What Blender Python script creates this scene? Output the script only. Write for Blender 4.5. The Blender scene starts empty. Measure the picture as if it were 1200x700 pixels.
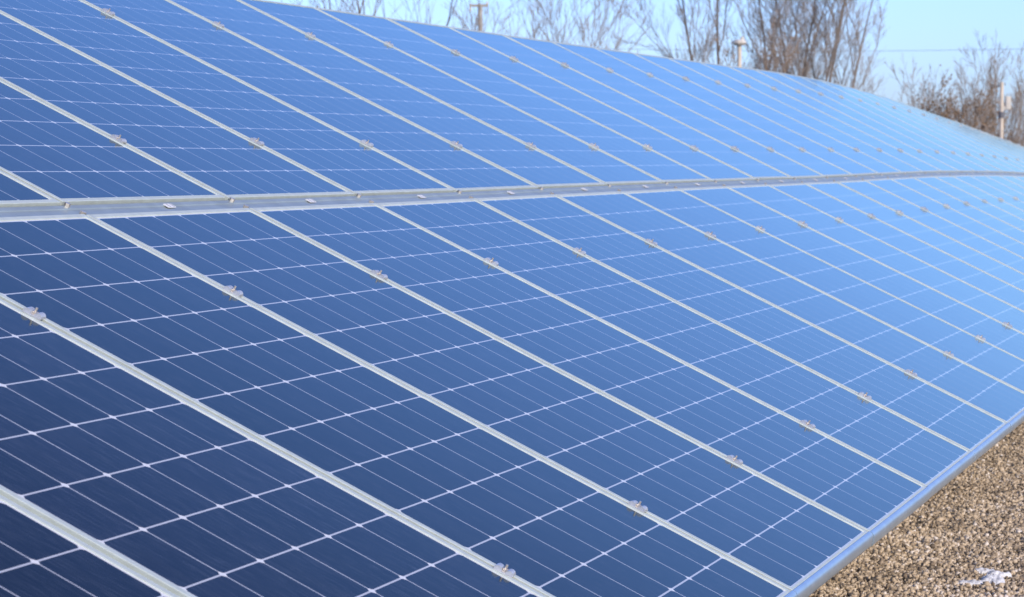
import bpy, bmesh, math, random
import numpy as np
from mathutils import Vector, Matrix, noise as mnoise

random.seed(7)
SC = bpy.context.scene
COL = SC.collection
R = math.radians

# ------------------------------------------------------------------ camera
F_PX, YAW, PITCH = 2907.13, 0.32052, 0.05572
CAM = Vector((3.1094, -5.7561, 0.1229))
cd = bpy.data.cameras.new('camera')
cam = bpy.data.objects.new('camera', cd)
COL.objects.link(cam)
FWD = Vector((-math.sin(YAW) * math.cos(PITCH), math.cos(YAW) * math.cos(PITCH), -math.sin(PITCH)))
cam.location = CAM
cam.rotation_euler = FWD.to_track_quat('-Z', 'Y').to_euler()
cd.sensor_width = 36.0
cd.lens = F_PX / 1200 * 36.0
cd.clip_start = 0.1
cd.clip_end = 6000
cd.dof.use_dof = True
cd.dof.focus_distance = 6.6
cd.dof.aperture_fstop = 11.0
SC.camera = cam

# ------------------------------------------------------------------ sky, sun, exposure
SUN_EL, SUN_AZ = R(27), R(128)           # azimuth measured from +Y towards +X
world = bpy.data.worlds.new('World')
SC.world = world
world.use_nodes = True
wn = world.node_tree
wn.nodes.clear()
wo = wn.nodes.new('ShaderNodeOutputWorld')
bg = wn.nodes.new('ShaderNodeBackground')
sk = wn.nodes.new('ShaderNodeTexSky')
sk.sky_type = 'NISHITA'
sk.sun_disc = False
sk.sun_elevation = SUN_EL
sk.sun_rotation = SUN_AZ
sk.air_density = 0.9
sk.dust_density = 1.0
sk.ozone_density = 2.0
bg.inputs['Strength'].default_value = 0.12
tint = wn.nodes.new('ShaderNodeMix'); tint.data_type = 'RGBA'; tint.blend_type = 'MULTIPLY'   # the camera's cool white balance
tint.inputs[0].default_value = 1.0
tint.inputs[7].default_value = (.60, .735, 1.17, 1)
wn.links.new(sk.outputs[0], tint.inputs[6])
wn.links.new(tint.outputs[2], bg.inputs['Color'])
wn.links.new(bg.outputs[0], wo.inputs['Surface'])
sd = bpy.data.lights.new('sun', 'SUN')
sun = bpy.data.objects.new('sun', sd)
COL.objects.link(sun)
SUN_DIR = Vector((math.sin(SUN_AZ) * math.cos(SUN_EL), math.cos(SUN_AZ) * math.cos(SUN_EL), math.sin(SUN_EL)))
sun.rotation_euler = SUN_DIR.to_track_quat('Z', 'Y').to_euler()
sd.energy = 2.6
sd.angle = R(0.53)
sd.color = (1.0, 0.86, 0.68)
SC.view_settings.view_transform = 'Standard'
SC.view_settings.look = 'None'
SC.view_settings.gamma = 1
SC.view_settings.exposure = 0.85

# ------------------------------------------------------------------ helpers
def ray(px, py):
    """direction through a point of the 1200x700 photograph, scaled to unit depth"""
    right = FWD.cross(Vector((0, 0, 1))).normalized()
    up = right.cross(FWD)
    return FWD + right * ((px - 600) / F_PX) - up * ((py - 350) / F_PX)

def at(px, py, depth):
    return CAM + ray(px, py) * depth

GROUND = -1.50
def foot(px, depth):
    p = at(px, 189, depth)
    return Vector((p.x, p.y, GROUND))

def mesh_obj(name, verts, faces, mat, parent=None, loc=None, uvs=None, smooth=False):
    me = bpy.data.meshes.new(name)
    me.from_pydata([tuple(v) for v in verts], [], faces)
    if uvs is not None:
        ul = me.uv_layers.new(name='UVMap')
        for li, l in enumerate(me.loops):
            ul.data[li].uv = uvs[l.vertex_index]
    if smooth:
        for p in me.polygons:
            p.use_smooth = True
    me.materials.append(mat)
    me.update()
    o = bpy.data.objects.new(name, me)
    COL.objects.link(o)
    if parent is not None:
        o.parent = parent
    if loc is not None:
        o.location = loc
    return o

def tag(o, label=None, cat=None, group=None, kind=None):
    if label: o['label'] = label
    if cat: o['category'] = cat
    if group: o['group'] = group
    if kind: o['kind'] = kind
    return o

def empty(name, loc, label, cat, group=None):
    o = bpy.data.objects.new(name, None)
    o.empty_display_size = 0.1
    COL.objects.link(o)
    o.location = loc
    return tag(o, label, cat, group)

class MB:
    """collects boxes, prisms and tubes for one mesh"""
    def __init__(s):
        s.v = []; s.f = []
    def box(s, c, d, rot=None):
        n = len(s.v)
        for z in (-.5, .5):
            for y in (-.5, .5):
                for x in (-.5, .5):
                    p = Vector((x * d[0], y * d[1], z * d[2]))
                    if rot is not None: p = rot @ p
                    s.v.append(p + Vector(c))
        for q in ((0, 2, 3, 1), (4, 5, 7, 6), (0, 1, 5, 4), (2, 6, 7, 3), (0, 4, 6, 2), (1, 3, 7, 5)):
            s.f.append(tuple(n + i for i in q))
    def tube(s, pts, rad, n=6, cap=True):
        pts = [Vector(p) for p in pts]
        base = len(s.v)
        for i, p in enumerate(pts):
            a = pts[max(i - 1, 0)]; b = pts[min(i + 1, len(pts) - 1)]
            t = (b - a).normalized()
            h = Vector((1, 0, 0)) if abs(t.x) < .8 else Vector((0, 1, 0))
            e1 = t.cross(h).normalized(); e2 = t.cross(e1)
            r = rad[i] if hasattr(rad, '__len__') else rad
            for k in range(n):
                an = 2 * math.pi * k / n
                s.v.append(p + (e1 * math.cos(an) + e2 * math.sin(an)) * r)
        for i in range(len(pts) - 1):
            for k in range(n):
                k2 = (k + 1) % n
                s.f.append((base + i * n + k, base + i * n + k2, base + (i + 1) * n + k2, base + (i + 1) * n + k))
        if cap:
            s.f.append(tuple(base + k for k in range(n))[::-1])
            s.f.append(tuple(base + (len(pts) - 1) * n + k for k in range(n)))
    def build(s, name, mat, parent=None, loc=None, smooth=False):
        return mesh_obj(name, s.v, s.f, mat, parent, loc, smooth=smooth)

# ------------------------------------------------------------------ materials
def mat_new(name):
    m = bpy.data.materials.new(name)
    m.use_nodes = True
    nt = m.node_tree
    return m, nt, nt.nodes['Principled BSDF']

class NG:
    def __init__(s, nt): s.nt = nt
    def m(s, op, a, b=None, c=None):
        n = s.nt.nodes.new('ShaderNodeMath'); n.operation = op
        for i, x in enumerate((a, b, c)):
            if x is None: continue
            if isinstance(x, (int, float)): n.inputs[i].default_value = x
            else: s.nt.links.new(x, n.inputs[i])
        return n.outputs[0]
    def mix(s, f, a, b):
        n = s.nt.nodes.new('ShaderNodeMix'); n.data_type = 'RGBA'
        for sock, x in ((n.inputs[0], f), (n.inputs[6], a), (n.inputs[7], b)):
            if isinstance(x, (int, float)): sock.default_value = x
            elif isinstance(x, tuple): sock.default_value = (*x, 1)
            else: s.nt.links.new(x, sock)
        return n.outputs[2]
    def noise(s, vec, scale, detail=2, rough=.5, dims='3D'):
        n = s.nt.nodes.new('ShaderNodeTexNoise'); n.noise_dimensions = dims
        n.inputs['Scale'].default_value = scale; n.inputs['Detail'].default_value = detail
        n.inputs['Roughness'].default_value = rough
        if vec is not None: s.nt.links.new(vec, n.inputs['Vector'])
        return n.outputs[0]
    def ramp(s, f, stops):
        n = s.nt.nodes.new('ShaderNodeValToRGB')
        while len(n.color_ramp.elements) < len(stops): n.color_ramp.elements.new(.5)
        for e, (p, c) in zip(n.color_ramp.elements, stops):
            e.position = p; e.color = (*c, 1)
        s.nt.links.new(f, n.inputs[0])
        return n.outputs[0]

def plain(name, col, rough=.6, metal=0., nscale=None, var=.25, bump=0.):
    m, nt, b = mat_new(name)
    g = NG(nt)
    b.inputs['Roughness'].default_value = rough
    b.inputs['Metallic'].default_value = metal
    if nscale:
        tc = nt.nodes.new('ShaderNodeTexCoord')
        f = g.noise(tc.outputs['Object'], nscale, 4, .6)
        lo = tuple(c * (1 - var) for c in col); hi = tuple(min(1, c * (1 + var)) for c in col)
        nt.links.new(g.ramp(f, [(.3, lo), (.7, hi)]), b.inputs['Base Color'])
        if bump:
            bn = nt.nodes.new('ShaderNodeBump'); bn.inputs['Strength'].default_value = bump
            bn.inputs['Distance'].default_value = .01
            nt.links.new(f, bn.inputs['Height']); nt.links.new(bn.outputs[0], b.inputs['Normal'])
    else:
        b.inputs['Base Color'].default_value = (*col, 1)
    return m

# panel dimensions (metres)
PW, GAP_S, L, G = 1.0157, 0.016, 2.0655, 0.0763
W = PW - GAP_S
LIP = 0.017
CX, CY = 0.1592, 0.1695
MX, MY = (W - 6 * CX) / 2, (L - 12 * CY) / 2

def cell_material():
    m, nt, b = mat_new('solar_cells_under_glass')
    g = NG(nt)
    uv = nt.nodes.new('ShaderNodeUVMap'); uv.uv_map = 'UVMap'
    sp = nt.nodes.new('ShaderNodeSeparateXYZ'); nt.links.new(uv.outputs[0], sp.inputs[0])
    u, v = sp.outputs[0], sp.outputs[1]
    def axis(c, off, size, count):
        q = g.m('DIVIDE', g.m('SUBTRACT', c, off), size)
        fr = g.m('FRACT', q)
        d = g.m('MULTIPLY', g.m('MINIMUM', fr, g.m('SUBTRACT', 1.0, fr)), size)
        inside = g.m('MULTIPLY', g.m('GREATER_THAN', q, 0.0), g.m('LESS_THAN', q, float(count)))
        return d, inside, g.m('FLOOR', q), fr
    dx, ix, nx, fx = axis(u, MX, CX, 6)
    dy, iy, ny, fy = axis(v, MY, CY, 12)
    cell = g.m('MULTIPLY', ix, iy)
    cell = g.m('MULTIPLY', cell, g.m('GREATER_THAN', dx, 0.0017))
    cell = g.m('MULTIPLY', cell, g.m('GREATER_THAN', dy, 0.0022))
    cell = g.m('MULTIPLY', cell, g.m('GREATER_THAN', g.m('ADD', dx, dy), 0.0108))
    # each wafer is a touch lighter or darker than the next
    oi = nt.nodes.new('ShaderNodeObjectInfo')
    cb = nt.nodes.new('ShaderNodeCombineXYZ')
    nt.links.new(nx, cb.inputs[0]); nt.links.new(ny, cb.inputs[1]); nt.links.new(oi.outputs['Random'], cb.inputs[2])
    wn_ = nt.nodes.new('ShaderNodeTexWhiteNoise'); nt.links.new(cb.outputs[0], wn_.inputs['Vector'])
    base = g.mix(wn_.outputs[0], (0.0042, 0.0038, 0.010), (0.0060, 0.0054, 0.014))
    # printed silver fingers and busbars, broken up as short glints
    sc = nt.nodes.new('ShaderNodeCombineXYZ')
    nt.links.new(g.m('MULTIPLY', u, 420.0), sc.inputs[0]); nt.links.new(g.m('MULTIPLY', v, 20.0), sc.inputs[1])
    nt.links.new(g.m('MULTIPLY', oi.outputs['Random'], 50.0), sc.inputs[2])
    st = g.noise(sc.outputs[0], 1.0, 2, .5)
    bus = g.m('FRACT', g.m('MULTIPLY', fx, 9.0))
    bus = g.m('LESS_THAN', g.m('ABSOLUTE', g.m('SUBTRACT', bus, .5)), .06)
    stf = g.m('MULTIPLY', g.m('MAXIMUM', g.m('SUBTRACT', st, .52), 0.0), 1.2)
    stf = g.m('ADD', stf, g.m('MULTIPLY', bus, .05))
    base = g.mix(g.m('MULTIPLY', stf, .5), base, (0.20, 0.23, 0.32))
    # each module's own tone, and a thin film of dust with dried runs
    tone = g.m('ADD', .80, g.m('MULTIPLY', oi.outputs['Random'], .4))
    vm = nt.nodes.new('ShaderNodeVectorMath'); vm.operation = 'SCALE'
    nt.links.new(base, vm.inputs[0]); nt.links.new(tone, vm.inputs['Scale'])
    rc = nt.nodes.new('ShaderNodeCombineXYZ')
    nt.links.new(g.m('MULTIPLY', u, 22.0), rc.inputs[0]); nt.links.new(g.m('MULTIPLY', v, 2.2), rc.inputs[1])
    nt.links.new(g.m('MULTIPLY', oi.outputs['Random'], 90.0), rc.inputs[2])
    runs = g.noise(rc.outputs[0], 1.0, 5, .7)
    spots = g.m('GREATER_THAN', g.noise(rc.outputs[0], 7.0, 1, .5), .80)
    film = g.m('ADD', g.m('MULTIPLY', g.m('MAXIMUM', g.m('SUBTRACT', runs, .48), 0.0), .06), g.m('MULTIPLY', spots, .05))
    base = g.mix(film, vm.outputs[0], (.36, .34, .31))
    corner = g.m('LESS_THAN', g.m('ADD', dx, dy), 0.0108)
    edge = g.m('SUBTRACT', 1.0, g.m('MULTIPLY', ix, iy))
    col = g.mix(cell, g.mix(g.m('MAXIMUM', corner, edge), (0.40, 0.41, 0.45), (0.56, 0.56, 0.57)), base)
    nt.links.new(col, b.inputs['Base Color'])
    b.inputs['Roughness'].default_value = .6
    b.inputs['Specular IOR Level'].default_value = 0.0
    # anti-reflection coated glass: weak mirror image when seen steeply, strong at a glance
    gl = nt.nodes.new('ShaderNodeBsdfGlossy'); gl.inputs['Color'].default_value = (.88, 1.0, .93, 1)
    fr_ = nt.nodes.new('ShaderNodeFresnel'); fr_.inputs['IOR'].default_value = 1.5
    ms = nt.nodes.new('ShaderNodeMixShader'); out = nt.nodes['Material Output']
    nt.links.new(g.m('MULTIPLY', g.m('SUBTRACT', 1.0, g.m('EXPONENT', g.m('MULTIPLY', g.m('POWER', g.m('DIVIDE', fr_.outputs[0], .40), 2.0), -1.0))), .81), ms.inputs[0]); nt.links.new(b.outputs[0], ms.inputs[1]); nt.links.new(gl.outputs[0], ms.inputs[2])
    nt.links.new(ms.outputs[0], out.inputs['Surface'])
    # rolled solar glass is not quite even
    bn = nt.nodes.new('ShaderNodeBump'); bn.inputs['Strength'].default_value = .06; bn.inputs['Distance'].default_value = .002
    nt.links.new(g.noise(uv.outputs[0], 9.0, 3, .5), bn.inputs['Height'])
    nt.links.new(bn.outputs[0], gl.inputs['Normal'])
    # dust film
    dn = g.noise(uv.outputs[0], 3.0, 5, .65)
    nt.links.new(g.m('ADD', .07, g.m('MULTIPLY', dn, .08)), gl.inputs['Roughness'])
    return m

M = {}
M['cells'] = cell_material()
M['frame'] = plain('silver_anodised_frame', (.47, .515, .46), .45, .25, 30, .08)
M['trim'] = plain('polished_edge_trim', (.60, .70, .74), .34, .85, 14, .08)
M['rail'] = plain('galvanised_rail', (.31, .36, .36), .42, .45, 9, .14)
M['rafter'] = plain('rafter_aluminium', (.29, .33, .31), .5, .3, 9, .12)
M['steel'] = plain('galvanised_post', (.42, .42, .41), .5, .3, 12, .15)
M['clamp'] = plain('clamp_aluminium', (.45, .46, .48), .34, .5, 60, .15)
M['bolt'] = plain('bolt_steel', (.55, .50, .44), .35, .7, 80, .25)
M['brass'] = plain('earthing_clip', (.45, .31, .14), .45, .5, 80, .3)
M['clamp_shadow'] = plain('clamp_shadow_black', (.03, .03, .03), .7)  # near-black colour standing in for shadow at the clamp's near side
M['label'] = plain('white_label', (.62, .62, .62), .5)
M['ink'] = plain('label_ink', (.25, .26, .27), .6)
M['bark'] = plain('grey_brown_bark', (.15, .125, .105), .9, 0, 6, .4, .4)
M['bark_warm'] = plain('warm_brown_bark', (.17, .13, .095), .9, 0, 6, .4, .4)
M['twig'] = plain('thin_twigs', (.25, .21, .17), .9, 0, 2, .3)
M['twig_warm'] = plain('brown_twigs', (.25, .195, .145), .9, 0, 2, .3)
M['rust_leaf'] = plain('rusty_dead_leaves', (.19, .125, .072), .9, 0, 5, .5)
M['pole'] = plain('weathered_pole', (.30, .285, .255), .85, 0, 5, .2)
M['pale_wood'] = plain('pale_timber', (.50, .43, .34), .8, 0, 5, .15)
M['pale_metal'] = plain('pale_painted_metal', (.46, .43, .37), .5, 0, 5, .1)
M['wire'] = plain('dull_wire', (.10, .10, .11), .6)
M['snow'] = plain('old_snow', (.58, .58, .58), .7, 0, 25, .08, .4)

def ground_material():
    m, nt, b = mat_new('ground_gravel_and_dry_grass')
    g = NG(nt)
    tc = nt.nodes.new('ShaderNodeTexCoord')
    P = tc.outputs['Object']
    fine = g.noise(P, 55, 6, .75)
    mid = g.noise(P, 3.0, 4, .6)
    gr = g.ramp(fine, [(.30, (.085, .066, .045)), (.52, (.25, .195, .135)), (.72, (.36, .29, .205))])
    gr = g.mix(g.m('MULTIPLY', mid, .5), gr, (.17, .13, .085))
    grass = g.ramp(g.noise(P, .4, 8, .7), [(.35, (.10, .085, .04)), (.65, (.22, .18, .09))])
    sp = nt.nodes.new('ShaderNodeSeparateXYZ'); nt.links.new(P, sp.inputs[0])
    far = g.m('ABSOLUTE', sp.outputs[0])
    far = g.m('ADD', far, g.m('MULTIPLY', g.noise(P, .5, 4), 3.0))
    f = g.m('GREATER_THAN', far, 13.0)
    nt.links.new(g.mix(f, gr, grass), b.inputs['Base Color'])
    b.inputs['Roughness'].default_value = .95
    bn = nt.nodes.new('ShaderNodeBump'); bn.inputs['Strength'].default_value = .9; bn.inputs['Distance'].default_value = .02
    nt.links.new(fine, bn.inputs['Height']); nt.links.new(bn.outputs[0], b.inputs['Normal'])
    return m

def stone_material():
    m, nt, b = mat_new('tan_gravel_stones')
    g = NG(nt)
    at_ = nt.nodes.new('ShaderNodeAttribute'); at_.attribute_name = 'tone'
    c = g.ramp(at_.outputs['Fac'], [(.0, (.06, .05, .04)), (.16, (.18, .135, .09)), (.5, (.38, .30, .205)),
                                    (.82, (.50, .40, .28)), (.97, (.60, .53, .45))])
    nt.links.new(c, b.inputs['Base Color'])
    b.inputs['Roughness'].default_value = .9
    return m
M['ground'] = ground_material()
M['stone'] = stone_material()

# ------------------------------------------------------------------ ground
def build_ground():
    v = []; f = []
    # rings of a disc so that the near part is fine and the rim reaches the horizon
    radii = [0, 1.5, 3, 5, 8, 12, 18, 28, 45, 80, 150, 400, 1200, 4500]
    n = 72
    for r in radii:
        for k in range(n):
            a = 2 * math.pi * k / n
            x, y = 2.5 + r * math.cos(a), 2 + r * math.sin(a)
            h = .04 * mnoise.noise(Vector((x * .35, y * .35, 0))) if r < 60 else 0
            v.append((x, y, GROUND + h))
    for i in range(len(radii) - 1):
        for k in range(n):
            k2 = (k + 1) % n
            f.append((i * n + k, (i + 1) * n + k, (i + 1) * n + k2, i * n + k2))
    o = mesh_obj('ground', v, f, M['ground'], smooth=True)
    tag(o, kind='structure')
build_ground()

def gh(x, y):
    return GROUND

def build_gravel():
    rng = np.random.default_rng(3)
    # stones over the strip along the lower edge of the array, denser near the viewer
    pts = []
    for (x0, x1, y0, y1, dens, s0, s1) in ((.7, 2.7, 2.6, 11.0, 9500, .006, .0165), (.7, 2.7, 11.0, 15.0, 2200, .009, .018), (2.7, 4.2, -1.0, 13.0, 900, .009, .018),
                                           (.9, 2.7, -3.0, 2.6, 1200, .009, .018)):
        n = int((x1 - x0) * (y1 - y0) * dens)
        p = np.empty((n, 4)); p[:, 0] = rng.uniform(x0, x1, n); p[:, 1] = rng.uniform(y0, y1, n)
        p[:, 3] = s0 * .65 + (s1 * .85 - s0 * .65) * rng.random(n) ** 2.6
        pts.append(p)
    p = np.concatenate(pts); n = len(p)
    base = np.array([(1, 0, 0), (-1, 0, 0), (0, 1, 0), (0, -1, 0), (0, 0, 1), (0, 0, -1)], float)
    tri = np.array([(0, 2, 4), (2, 1, 4), (1, 3, 4), (3, 0, 4), (2, 0, 5), (1, 2, 5), (3, 1, 5), (0, 3, 5)])
    # random orthogonal frames
    a = rng.normal(size=(n, 3)); a /= np.linalg.norm(a, axis=1, keepdims=True)
    b = rng.normal(size=(n, 3)); b -= (b * a).sum(1, keepdims=True) * a; b /= np.linalg.norm(b, axis=1, keepdims=True)
    c = np.cross(a, b)
    Rm = np.stack([a, b, c], 2)
    sc = p[:, 3][:, None] * rng.uniform(.45, 1.5, (n, 3))
    loc = base[None] * sc[:, None, :] * rng.uniform(.75, 1.2, (n, 6, 1))
    w = np.einsum('nij,nkj->nki', Rm, loc)
    hz = np.array([GROUND + .04 * mnoise.noise(Vector((x * .35, y * .35, 0))) for x, y in p[:, :2]])
    # low ridges and hollows of loose stones
    hz = hz + p[:, 3] * rng.uniform(-.1, .5, n) + np.array([.008 * mnoise.noise(Vector((x * 7, y * 7, 3))) + .006 * mnoise.noise(Vector((x * 19, y * 19, 7))) for x, y in p[:, :2]]) + .004
    w[:, :, 0] += p[:, 0][:, None]; w[:, :, 1] += p[:, 1][:, None]; w[:, :, 2] += hz[:, None]
    V = w.reshape(-1, 3); T = (tri[None] + (np.arange(n) * 6)[:, None, None]).reshape(-1, 3)
    me = bpy.data.meshes.new('gravel')
    me.vertices.add(len(V)); me.vertices.foreach_set('co', V.ravel())
    me.loops.add(T.size); me.loops.foreach_set('vertex_index', T.ravel().astype(np.int32))
    me.polygons.add(len(T)); me.polygons.foreach_set('loop_start', np.arange(0, T.size, 3, dtype=np.int32))
    at_ = me.attributes.new('tone', 'FLOAT', 'POINT')
    patch = np.array([mnoise.noise(Vector((x * 1.7, y * 1.7, 11))) + .7 * mnoise.noise(Vector((x * 4.5, y * 4.5, 5))) for x, y in p[:, :2]])
    tone = np.clip(rng.normal(.5, .25, n) + .30 * patch, 0, 1)
    at_.data.foreach_set('value', np.repeat(tone, 6).astype(np.float32))
    me.update(calc_edges=True)
    me.materials.append(M['stone'])
    o = bpy.data.objects.new('gravel', me); COL.objects.link(o)
    tag(o, 'loose tan and brown gravel lying below the lower edge of the panels', 'gravel', kind='stuff')
build_gravel()

# ------------------------------------------------------------------ the array's surface
TILT = 0.4429
KN = [-4, 2, 6, 10, 14, 18, 22, 26, 31, 37, 46]
SA = [0.0083, -0.0056, 0.0007, 0.0022, 0.0132, -0.0021, -0.0462, -0.101, -0.1739, -0.2728, -0.4203]
SB = [0.0071, 0.0008, -0.0029, -0.007, -0.0088, -0.0218, -0.0099, 0.0276, 0.0835, 0.1744, 0.3093]
def spline(vals, k):
    k = min(max(k, KN[0]), KN[-1] - 1e-6)
    i = max(j for j in range(len(KN) - 1) if KN[j] <= k)
    h = KN[i + 1] - KN[i]; t = (k - KN[i]) / h
    def sl(j):
        a, b = max(j - 1, 0), min(j + 1, len(KN) - 1)
        return (vals[b] - vals[a]) / (KN[b] - KN[a])
    return (vals[i] * (2 * t**3 - 3 * t * t + 1) + vals[i + 1] * (-2 * t**3 + 3 * t * t)
            + h * (sl(i) * (t**3 - 2 * t * t + t) + sl(i + 1) * (t**3 - t * t)))

CT, ST = math.cos(TILT), math.sin(TILT)
def surf(s, u, h=0.0):
    """s metres along the row, u metres down the slope from the middle rail, h above the glass"""
    k = s / PW
    return Vector((u * CT + h * ST, s, -u * ST + h * CT + spline(SA, k) + u * spline(SB, k)))

K0, K1 = -6, 42

def frame_of(s, u):
    """local axes: X along the row, Y down the slope, Z out of the glass"""
    o = surf(s, u)
    y = (surf(s, u + .05) - surf(s, u - .05)).normalized()
    x = (surf(s + .05, u) - surf(s - .05, u)).normalized()
    z = x.cross(y)
    if z.z < 0: z = -z
    z.normalize()
    x = y.cross(z)
    return Matrix(((x.x, y.x, z.x, o.x), (x.y, y.y, z.y, o.y), (x.z, y.z, z.z, o.z), (0, 0, 0, 1)))

PJ = random.Random(21)
def build_panel(k, lower, label, group):
    s0 = k * PW + GAP_S / 2 + PJ.uniform(-.0014, .0014); s1 = s0 + W
    u0 = (G / 2 if lower else -G / 2 - L) + PJ.uniform(-.002, .002)
    u1 = u0 + L
    jt = [PJ.uniform(-.0016, .0016) for _ in range(4)]      # no module sits perfectly flush with the next
    def jit(ss, uu):
        a, b = (ss - s0) / W, (uu - u0) / L
        return (jt[0] * (1 - a) + jt[1] * a) * (1 - b) + (jt[2] * (1 - a) + jt[3] * a) * b
    c = surf((s0 + s1) / 2, (u0 + u1) / 2)
    t = empty('solar_panel', c, label, 'solar panel', group)
    S = lambda s, u, h=0.: surf(s, u, h + jit(s, u)) - c
    # glass with its cells
    nu = 4
    v = []; uv = []; f = []
    for i in range(nu + 1):
        for j in range(3):
            ss = s0 + LIP * .6 + (W - 1.2 * LIP) * j / 2; uu = u0 + LIP * .6 + (L - LIP * .6 - .004) * i / nu
            v.append(S(ss, uu, -.0015)); uv.append((ss - s0, uu - u0 - (.006 if lower else 0.)))
    for i in range(nu):
        for j in range(2):
            a = i * 3 + j
            f.append((a, a + 3, a + 4, a + 1))
    mesh_obj('glass', v, f, M['cells'], t, uvs=uv)
    # frame: bevelled lip, outer wall, back flange
    prof = [(LIP, -.0015), (LIP, .0), (LIP - .0006, .0007), (.0012, .0007), (.0, -.0005), (.0, -.040), (.030, -.040)]
    n = len(prof)
    v = []; f = []
    corners = [(0, 0), (1, 0), (1, 1), (0, 1)]
    seg = 4
    ring = []
    for ci in range(4):
        a = corners[ci]; b2 = corners[(ci + 1) % 4]
        for q in range(seg):
            ring.append((a[0] + (b2[0] - a[0]) * q / seg, a[1] + (b2[1] - a[1]) * q / seg))
    for (fs, fu) in ring:
        for (o_, h) in prof:
            ob = min(o_, .007 if h > -.01 else o_) if lower else o_
            ss = s0 + o_ + (W - 2 * o_) * fs; uu = u0 + o_ + (L - o_ - ob) * fu
            v.append(S(ss, uu, h))
    m_ = len(ring)
    for i in range(m_):
        i2 = (i + 1) % m_
        for j in range(n - 1):
            f.append((i * n + j, i * n + j + 1, i2 * n + j + 1, i2 * n + j))
    mesh_obj('frame', v, f, M['frame'], t)
    # dark backsheet seen from behind
    v = [S(s0 + .012, u0 + .012, -.008), S(s1 - .012, u0 + .012, -.008), S(s1 - .012, u1 - .012, -.008), S(s0 + .012, u1 - .012, -.008)]
    mesh_obj('backsheet', v, [(0, 1, 2, 3)], M['label'], t)
    if lower:
        # rounded bright trim along the bottom edge
        pr = [(.004, .0018), (.011, .0008), (.018, -.006), (.0225, -.015), (.0245, -.024), (.0245, -.031), (.022, -.0355), (.017, -.037)]
        pr.append((.004, -.037)); pr.append((.0012, -.037)); pr.append((.0012, .0018))
        v = []; f = []
        e = .002
        for q in range(5):
            ss = s0 - GAP_S / 2 + e + (PW - 2 * e) * q / 4
            for (du, h) in pr: v.append(S(ss, u1 + du, h))
        n = len(pr)
        for q in range(4):
            for j in range(n):
                j2 = (j + 1) % n
                f.append((q * n + j, q * n + j2, (q + 1) * n + j2, (q + 1) * n + j))
        q0 = len(v); v += v[:n] + v[4 * n:5 * n]
        f.append(tuple(range(q0, q0 + n))); f.append(tuple(q0 + n + j for j in range(n))[::-1])
        o = mesh_obj('edge_trim', v, f, M['trim'], t)
        for p in o.data.polygons:
            p.use_smooth = len(p.vertices) == 4
    return t

ORD = ['first', 'second', 'third', 'fourth', 'fifth', 'sixth', 'seventh', 'eighth', 'ninth', 'tenth', 'eleventh', 'twelfth',
       'thirteenth', 'fourteenth', 'fifteenth', 'sixteenth', 'seventeenth', 'eighteenth', 'nineteenth', 'twentieth']
LOWER_LOOK = {-3: 'darkest navy lower-row solar panel, only its tip showing in the bottom left corner',
              -2: 'dark navy lower-row solar panel between the two lowest pale seams at the left edge'}
def panel_label(k, lower):
    row = 'lower' if lower else 'upper'
    first = -3 if lower else -1
    i = k - first
    if i < 0: return 'solar panel at the near end of the %s row, beyond the left edge' % row
    if lower and k in LOWER_LOOK: return LOWER_LOOK[k]
    if not lower and k == -1: return 'upper-row solar panel showing only a small blue triangle at the left edge above the rail'
    tone = ('navy' if k < 1 else 'mid blue' if k < 6 else 'bright blue') if lower else ('mid blue' if k < 5 else 'bright blue')
    if 0 <= i < 20 and k < 17:
        return '%s solar panel, %s along the %s row counting from the left edge' % (tone, ORD[i], row)
    return 'distant pale blue %s-row solar panel whose seams fade into its neighbours near the right edge' % row
for k in range(K0, K1):
    for lower in (True, False):
        build_panel(k, lower, panel_label(k, lower), 'solar panels of the lower row' if lower else 'solar panels of the upper row')

# ------------------------------------------------------------------ mounting rail with rafters and legs
def sweep(u_pts, s_list, closed=True):
    """profile (u,h) points swept along the row"""
    v = []; f = []; n = len(u_pts)
    for s in s_list:
        for (u, h) in u_pts: v.append(surf(s, u, h))
    for i in range(len(s_list) - 1):
        for j in range(n if closed else n - 1):
            j2 = (j + 1) % n
            f.append((i * n + j, i * n + j2, (i + 1) * n + j2, (i + 1) * n + j))
    if closed:
        f.append(tuple(range(n))); f.append(tuple((len(s_list) - 1) * n + j for j in range(n))[::-1])
    return v, f
srange = [K0 * PW + .02 + (K1 - K0) * PW * i / 96 for i in range(97)]
root = empty('mounting_rail', surf(0, 0), 'long grey metal rail running between the upper and lower rows of panels', 'rail')
def part(name, v, f, mat, parent=root, smooth=False):
    o = mesh_obj(name, [p - root.location for p in v] if parent is root else v, f, mat, parent, smooth=smooth)
    return o
a = G / 2 - .0055
v, f = sweep([(-a, -.007), (-a + .006, -.0045), (-.012, -.006), (-.010, -.009), (.010, -.009), (.012, -.006), (a - .006, -.0045), (a, -.007), (a, -.042), (-a, -.042)], srange)
part('rail', v, f, M['rail'])
for ub in (-1.62, -.43, .50, 1.68):
    v, f = sweep([(ub - .03, -.092), (ub + .03, -.092), (ub + .03, -.16), (ub - .03, -.16)], srange)
    part('purlin', v, f, M['steel'])
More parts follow.
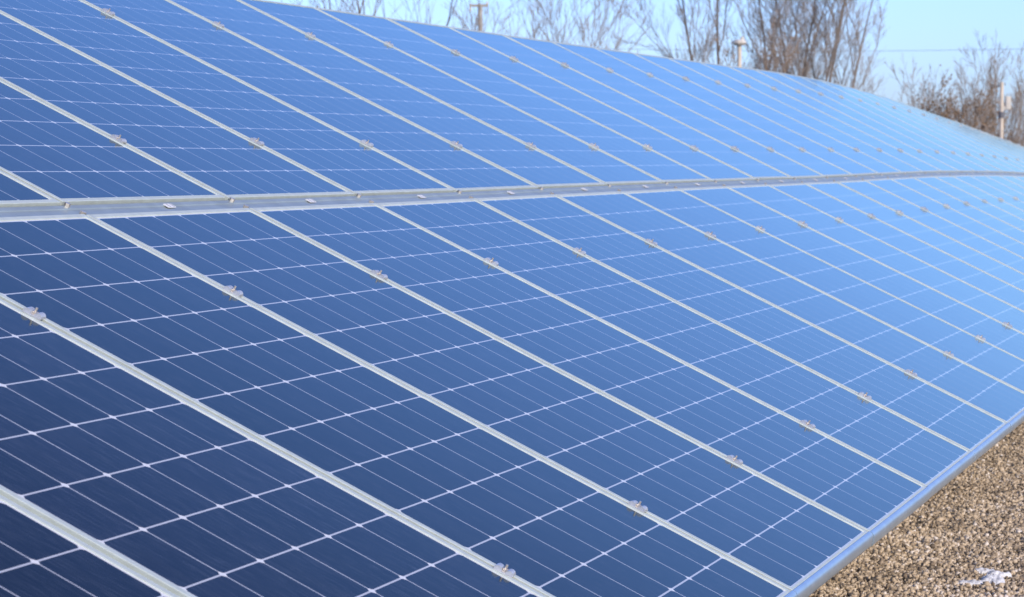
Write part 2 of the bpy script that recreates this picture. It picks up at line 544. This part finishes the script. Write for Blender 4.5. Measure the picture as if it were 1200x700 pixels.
for k in range(K0, K1 + 1):
    s = k * PW
    if k in (K0,): s += .02
    v = []; f = []
    us = [-G / 2 - L + .02 + (2 * L + G - .04) * i / 8 for i in range(9)]
    pr = [(-.020, -.044), (-.0072, -.044), (-.0072, -.010), (.0072, -.010), (.0072, -.044), (.020, -.044), (.020, -.090), (-.020, -.090)]
    for u in us:
        for (ds, h) in pr:
            hh = h if abs(u) > .2 else min(h, -.05)
            v.append(surf(s + ds, u, hh))
    n = len(pr)
    for i in range(8):
        for j in range(n):
            j2 = (j + 1) % n
            f.append((i * n + j, (i + 1) * n + j, (i + 1) * n + j2, i * n + j2))
    f.append(tuple(range(n))); f.append(tuple(8 * n + j for j in range(n))[::-1])
    part('rafter', v, f, M['rafter'])
    # bolt heads where rafter and rail meet
    for du in (-.024, .026):
        b = MB()
        fr = frame_of(s + .006, du)
        pts = [fr @ Vector((0, 0, -.006)), fr @ Vector((0, 0, .004))]
        b.tube([p - root.location for p in pts], .0085, 6)
        b.build('bolt', M['bolt'], root)
for k in range(K0, K1, 3):
    for u in (-1.2, 1.2):
        top = surf(k * PW + .5, u, -.10)
        b = MB(); b.box(((top.x), top.y, (top.z + GROUND - .1) / 2), (.09, .07, top.z - GROUND + .1))
        o = b.build('leg', M['steel'], root); o.location = -root.location
# small white labels on the rail, one per panel
for k in range(-2, 20):
    s = (k + .565) * PW
    fr = frame_of(s, -.006)
    v = [fr @ Vector((x, y, -.0035)) - root.location for x, y in ((-.024, -.011), (.022, -.011), (.026, .011), (-.020, .011))]
    v += [fr @ Vector((x, y, -.0060)) - root.location for x, y in ((-.024, -.011), (.022, -.011), (.026, .011), (-.020, .011))]
    lab = mesh_obj('label', v, [(0, 1, 2, 3), (7, 6, 5, 4), (0, 4, 5, 1), (1, 5, 6, 2), (2, 6, 7, 3), (3, 7, 4, 0)], M['label'], root)
    b = MB(); 
    for q in (-.013, .010):
        bb = [fr @ Vector((x + q + y * .2, y, -.0031)) - root.location for x, y in ((-.0022, -.010), (.0022, -.010), (.0022, .010), (-.0022, .010))]
        n = len(b.v); b.v += bb; b.f.append((n, n + 1, n + 2, n + 3))
    b.build('printed_bars', M['ink'], lab)

# ------------------------------------------------------------------ module clamps on the seams
def clamp_proto():
    t = empty('module_clamp', (0, 0, 0), 'clamp', 'clamp', 'module clamps on the panel seams')
    # X across the seam (along the row), Y along the seam, Z out of the glass
    b = MB()
    b.box((0, 0, .0030), (.044, .064, .0040))
    for sy in (-1, 1):
        # rounded lug
        n0 = len(b.v)
        prof = [(math.cos(an) * .0135, .005 + math.sin(an) * .0125) for an in [math.pi * i / 8 for i in range(9)]]
        for x in (-.017, .017):
            for (y, z) in prof: b.v.append(Vector((x, sy * .0195 + y, z)))
        for i in range(8): b.f.append((n0 + i, n0 + i + 1, n0 + 9 + i + 1, n0 + 9 + i))
        b.f.append(tuple(n0 + i for i in range(9))[::-1]); b.f.append(tuple(n0 + 9 + i for i in range(9)))
    b.build('plate', M['clamp'], t)
    b = MB()
    b.tube([(0, 0, .004), (0, 0, .013), (0, 0, .0131), (0, 0, .027)], [.0085, .0085, .0042, .0042], 8)
    b.build('bolt', M['bolt'], t)
    b = MB()
    b.box((-.026, .004, .0040), (.012, .016, .006))
    b.build('earthing_clip', M['brass'], t)
    b = MB()
    b.box((-.026, -.012, .0035), (.010, .010, .006))
    b.build('shadow_block', M['clamp_shadow'], t)  # small black block in place of the shadow next to the clip
    return t
PROTO = clamp_proto()
KIDS = list(PROTO.children)
rows = ((-G / 2 - 1.6073, 'top'), (-G / 2 - .3997, 'upper middle'), (G / 2 + .4598, 'lower middle'), (G / 2 + 1.6423, 'bottom'))
first = True
def clamp_label(k, ri):
    name = ['in the topmost line of clamps on the upper row', 'in the clamp line just above the grey rail', 'in the clamp line just below the grey rail',
            'in the lowest clamp line, near the gravel edge'][ri]
    start = [3, 1, -1, -1][ri]
    i = k - start
    lim = [14, 14, 14, 9][ri]
    if 0 <= i < lim:
        return '%s clamp from the left %s' % (ORD[i], name)
    if i < 0: return 'clamp beyond the left edge %s' % name
    return 'tiny blurred distant clamp %s' % name
for ri, (u, nm) in enumerate(rows):
    for k in range(K0 + 1, K1):
        if first: t = PROTO; first = False; fresh = True
        else:
            t = PROTO.copy(); COL.objects.link(t); fresh = False
            for ch in KIDS:
                c = ch.copy(); COL.objects.link(c); c.parent = t
        t.matrix_world = frame_of(k * PW, u) @ Matrix.Rotation(random.uniform(-.12, .12), 4, 'Z') @ Matrix.Scale(random.uniform(.66, .74), 4)
        t['label'] = clamp_label(k, ri)
        t['group'] = 'module clamps on the panel seams'

# ------------------------------------------------------------------ trees
def bare_branches(base, h, stems, spread, rng, levels=4, r0=.09, lean=(0, 0), kids=(5, 6, 5), droop=.0, twig_r=.006):
    """returns thick (list of polylines) and thin polylines with radii"""
    thick, thin = [], []
    def grow(p, d, length, r, lev):
        n = 5 if lev < 2 else 3
        pts = [p.copy()]; rad = [r]; dirs = [d.copy()]
        q = p.copy(); dd = d.copy()
        for i in range(n):
            wob = .07 if lev == 0 else .10
            dd = (dd + Vector((rng.gauss(0, wob), rng.gauss(0, wob), rng.gauss(0, wob * .6) + (.06 if lev > 0 else .02)))).normalized()
            q = q + dd * (length / n)
            pts.append(q.copy()); dirs.append(dd.copy())
            rad.append(max(r * (1 - .82 * (i + 1) / n), twig_r * .7))
        (thick if lev <= 1 else thin).append((pts, rad))
        if lev >= levels: return
        nk = kids[min(lev, len(kids) - 1)]
        for j in range(nk):
            t = rng.uniform(.22 if lev == 0 else .15, 1.0)
            i = min(int(t * n), n - 1); fr = t * n - i
            pp = pts[i].lerp(pts[i + 1], fr)
            ax = Vector((rng.gauss(0, 1), rng.gauss(0, 1), rng.gauss(0, 1)))
            ax = (ax - ax.dot(dirs[i]) * dirs[i]).normalized()
            ang = rng.uniform(.30, .70)
            nd = (dirs[i] * math.cos(ang) + ax * math.sin(ang)).normalized()
            nd.z += .12 - droop
            rr = rad[i] + (rad[i + 1] - rad[i]) * fr
            grow(pp, nd.normalized(), length * rng.uniform(.36, .60) * (1.08 - .4 * t), max(rr * rng.uniform(.45, .65), twig_r), lev + 1)
    for s in range(stems):
        a = rng.uniform(0, 2 * math.pi); rr = rng.random() ** .5
        off = Vector((math.cos(a), math.sin(a), 0)) * rr * spread * .22
        d = Vector((math.cos(a) * rr * spread * .22 / max(h, .1) * 2.3 + lean[0], math.sin(a) * rr * spread * .22 / max(h, .1) * 2.3 + lean[1], 1)).normalized()
        grow(base + off, d, h * rng.uniform(.75, 1.0), r0 * rng.uniform(.6, 1.0), 0)
    return thick, thin

def tree(name, label, cat, px, depth, h, stems, spread, seed, levels=4, r0=.09, kids=(6, 6, 5), mats=('bark', 'twig'), group=None, twig_r=.006, lean=(0, 0), leaves=0, leaf_mat=None, leaf_size=.05):
    rng = random.Random(seed)
    b = foot(px, depth); b.z -= .1
    t = empty(name, b, label, cat, group)
    thick, thin = bare_branches(Vector((0, 0, 0)), h, stems, spread, rng, levels, r0, kids=kids, twig_r=twig_r, lean=lean)
    m1, m2 = MB(), MB()
    for pts, rad in thick: m1.tube(pts, rad, 5, False)
    for pts, rad in thin: m2.tube(pts, rad, 3, False)
    m1.build('trunk', M[mats[0]], t)
    if leaves and thin:
        lv = MB()
        for i in range(leaves):
            pts, _ = rng.choice(thin)
            p = rng.choice(pts) + Vector((rng.gauss(0, .08), rng.gauss(0, .08), rng.gauss(0, .08)))
            a = Vector((rng.gauss(0, 1), rng.gauss(0, 1), rng.gauss(0, 1))).normalized() * leaf_size
            c = a.cross(Vector((rng.gauss(0, 1), rng.gauss(0, 1), rng.gauss(0, 1)))).normalized() * leaf_size * .5
            n = len(lv.v); lv.v += [p - a, p + c, p + a, p - c]; lv.f.append((n, n + 1, n + 2, n + 3))
        lv.build('leaves', M[leaf_mat], t)
    m2.build('crown', M[mats[1]], t)
    return t

GT = 'bare winter trees behind the array'
tree('bare_tree', 'largest bare tree, many grey stems fanning up behind the array right of centre', 'tree', 907, 72, 8.6, 10, 7.2, 11, r0=.08, kids=(8, 6, 5), twig_r=.005, group=GT)
tree('bare_tree', 'bare grey tree leaning left, its thin branches joining the largest tree from the left', 'tree', 858, 76, 4.6, 2, 1.4, 23, levels=3, r0=.035, kids=(8, 7, 5), group=GT, lean=(-.03, 0), twig_r=.005)
tree('bare_tree', 'bare slim tree standing at the right flank of the largest tree', 'tree', 948, 70, 6.2, 3, 1.8, 36, levels=3, r0=.065, kids=(10, 8, 6), group=GT, lean=(.03, 0), twig_r=.005)
tree('bare_tree', 'bare tree whose few dark branches show above the top edge at left', 'tree', 428, 62, 7.4, 6, 6.0, 41, levels=3, r0=.06, kids=(6, 5, 2), group=GT)
tree('bare_tree', 'bare tree with dark branches left of the pole with a crossarm', 'tree', 482, 62, 7.4, 5, 4.5, 43, levels=3, r0=.055, kids=(6, 5, 2), group=GT)
tree('bare_tree', 'twiggy brownish tree just right of the pole with a crossarm', 'tree', 618, 66, 6.2, 6, 4.5, 52, levels=3, r0=.05, kids=(8, 6, 4), group=GT, mats=('bark', 'twig_warm'))
tree('bare_tree', 'small thin bare tree standing between the twiggy brownish tree and the lone sapling', 'tree', 684, 70, 4.8, 3, 2.4, 53, levels=3, r0=.035, kids=(7, 5, 3), group=GT)
tree('bare_tree', 'small bare sapling left of the largest tree, low above the top edge', 'tree', 735, 70, 4.5, 3, 2.4, 57, levels=2, r0=.035, kids=(6, 4, 3), group=GT)
tree('bare_tree', 'thin single-stemmed sapling standing alone right of the largest tree', 'tree', 1043, 80, 4.4, 1, 1.0, 61, r0=.045, kids=(8, 3, 2), levels=2, group=GT)
tree('bare_tree', 'tall bare brown tree behind the rusty shrub near the right edge', 'tree', 1150, 72, 4.1, 6, 4.0, 71, levels=3, r0=.05, kids=(9, 6, 4), group=GT, mats=('bark_warm', 'twig_warm'))
tree('bare_tree', 'bushy bare tree left of the rusty shrub near the right edge', 'tree', 1108, 76, 3.3, 6, 4.0, 73, levels=3, r0=.045, kids=(8, 6, 3), group=GT, mats=('bark', 'twig_warm'))
tree('bare_tree', 'bare brown tree behind the pale post at the right edge', 'tree', 1192, 74, 4.0, 7, 4.5, 77, levels=3, r0=.045, kids=(9, 6, 4), group=GT, mats=('bark_warm', 'twig_warm'))
tree('shrub', 'rusty brown shrub still holding dead leaves near the right edge', 'shrub', 1131, 68, 3.35, 7, 1.6, 81, levels=3, r0=.04, kids=(9, 6, 4), mats=('bark_warm', 'twig_warm'), leaves=3000, leaf_mat='rust_leaf', leaf_size=.045)
tree('shrub', 'low brown scrub at the foot of the largest tree beside the lower pale post', 'shrub', 890, 66, 4.4, 7, 2.0, 83, levels=3, r0=.03, kids=(8, 6, 4), mats=('bark_warm', 'twig_warm'), leaves=900, leaf_mat='rust_leaf', leaf_size=.04)

def wood():
    rng = random.Random(5)
    m = MB()
    for i in range(150):
        px = rng.uniform(-150, 1500)
        d = rng.uniform(95, 140)
        b = foot(px, d)
        thick, thin = bare_branches(b, rng.uniform(2.2, 4.2), rng.choice((1, 2, 3)), 2.5, rng, levels=2, r0=.04, kids=(7, 4), twig_r=.009)
        for pts, rad in thick + thin: m.tube(pts, rad, 3, False)
    o = m.build('distant_wood', M['twig_warm'])
    tag(o, 'low far-off line of bare brown scrub along the horizon', 'wood', kind='stuff')
wood()

# ------------------------------------------------------------------ poles, posts, wire
p = foot(563, 95)
t = empty('utility_pole', p, 'grey utility pole with a crossarm rising behind the top edge of the array', 'pole')
b = MB(); htop = (189 - 7) / F_PX * 95 + (CAM.z - GROUND)
b.tube([(0, 0, -.2), (0, 0, htop)], [.115, .085], 10); b.build('pole', M['pole'], t, smooth=False)
rd = Vector((math.cos(YAW), math.sin(YAW), 0))
b = MB(); rz = Matrix.Rotation(YAW, 3, 'Z')
b.box(rd * -.05 + Vector((0, 0, htop - .06)), (.72, .10, .10), rz); b.build('crossarm', M['pole'], t)
for q in (-.38, .26):
    b = MB(); b.tube([rd * q + Vector((0, 0, htop - .05 - (.22 if q < 0 else 0))), rd * q + Vector((0, 0, htop + (.02 if q < 0 else .10)))], [.05, .035], 8)
    b.build('insulator', M['pale_metal'], t)

p = foot(866, 60)
t = empty('post', p, 'pale timber post topped by a wide lumpy cap in front of the largest tree', 'post')
b = MB(); h = (189 - 54) / F_PX * 60 + (CAM.z - GROUND)
b.tube([(0, 0, -.2), (0, 0, h)], [.055, .05], 10); b.build('pole', M['pale_wood'], t)
b = MB()
b.tube([(0, 0, h - .02), (0, 0, h + .03), (0, 0, h + .09), (0, 0, h + .12)], [.12, .17, .15, .05], 10)
b.tube([rd * .06 + Vector((0, 0, h + .09)), rd * .07 + Vector((0, 0, h + .19))], [.06, .03], 8)
b.build('cap', M['pale_metal'], t)

p = foot(1173, 58)
t = empty('post', p, 'slim pale post with a light box on its right side at the right edge', 'post')
b = MB(); h = (189 - 98) / F_PX * 58 + (CAM.z - GROUND)
b.tube([(0, 0, -.2), (0, 0, h)], [.05, .045], 10); b.build('pole', M['pale_wood'], t)
b = MB(); z = (189 - 122) / F_PX * 58 + (CAM.z - GROUND)
b.box(rd * .155 + Vector((0, 0, z)), (.11, .12, .30), rz); b.box(rd * .10 + Vector((0, 0, z - .13)), (.20, .08, .07), rz)
b.build('box', M['pale_metal'], t)
b = MB(); z2 = (189 - 136) / F_PX * 58 + (CAM.z - GROUND)
b.tube([(0, 0, z2 - .07), (0, 0, z2 + .07)], [.07, .07], 10); b.build('band', M['wire'], t)

# overhead wire between a pole beyond the right edge and one hidden behind the array
wa, wb = at(640, 60, 120), at(1480, 52, 120)
b = MB()
pts = []
for i in range(41):
    q = i / 40; x = wa.lerp(wb, q); x.z -= .35 * 4 * q * (1 - q) - .2; pts.append(x)
b.tube(pts, .010, 5)
o = b.build('overhead_wire', M['wire'])
tag(o, 'thin overhead wire crossing the pale sky right of the largest tree', 'wire')
for w_ in (wa, wb):
    t = empty('utility_pole', (w_.x, w_.y, GROUND), 'plain pole carrying the overhead wire', 'pole', 'poles carrying the overhead wire')
    b = MB(); b.tube([(0, 0, -.2), (0, 0, w_.z - GROUND + .22)], [.12, .08], 10); b.build('pole', M['pole'], t)

# ------------------------------------------------------------------ old snow on the gravel
def ground_hit(px, py):
    d = ray(px, py); s = (GROUND - CAM.z) / d.z
    return CAM + d * s
def snow():
    rng = random.Random(9)
    c = ground_hit(1147, 683)
    v = []; f = []
    nx, ny = 60, 70
    def H(x, y):
        def lump(cx, cy, rx, ry, hh, tw=0):
            a = (x - cx); b_ = (y - cy) - tw * a
            q = (a / rx) ** 2 + (b_ / ry) ** 2
            return max(0, 1 - q) ** .6 * hh
        p_ = Vector((x * 34, y * 20, 2))
        h = lump(-.055, -.15, .085, .045, .013, .2) + lump(.035, -.10, .045, .11, .022, .5) + lump(.085, .05, .050, .05, .014) + lump(.045, .13, .045, .045, .012)
        h *= 1 + .9 * mnoise.noise(p_)
        return h - .007 + .007 * mnoise.noise(p_ * 2.3) if h > .001 else -.03
    for j in range(ny):
        for i in range(nx):
            x = -.15 + .30 * i / (nx - 1); y = -.22 + .42 * j / (ny - 1)
            h = H(x, y)
            v.append((x, y, h * .8 + .024 if h > -.02 else -.010))
    for j in range(ny - 1):
        for i in range(nx - 1):
            a = j * nx + i; f.append((a, a + 1, a + nx + 1, a + nx))
    o = mesh_obj('snow_patch', v, f, M['snow'], loc=(c.x, c.y, GROUND + .006))
    o.rotation_euler.z = YAW
    tag(o, 'small ragged patch of old white snow melting on the gravel', 'snow')
snow()
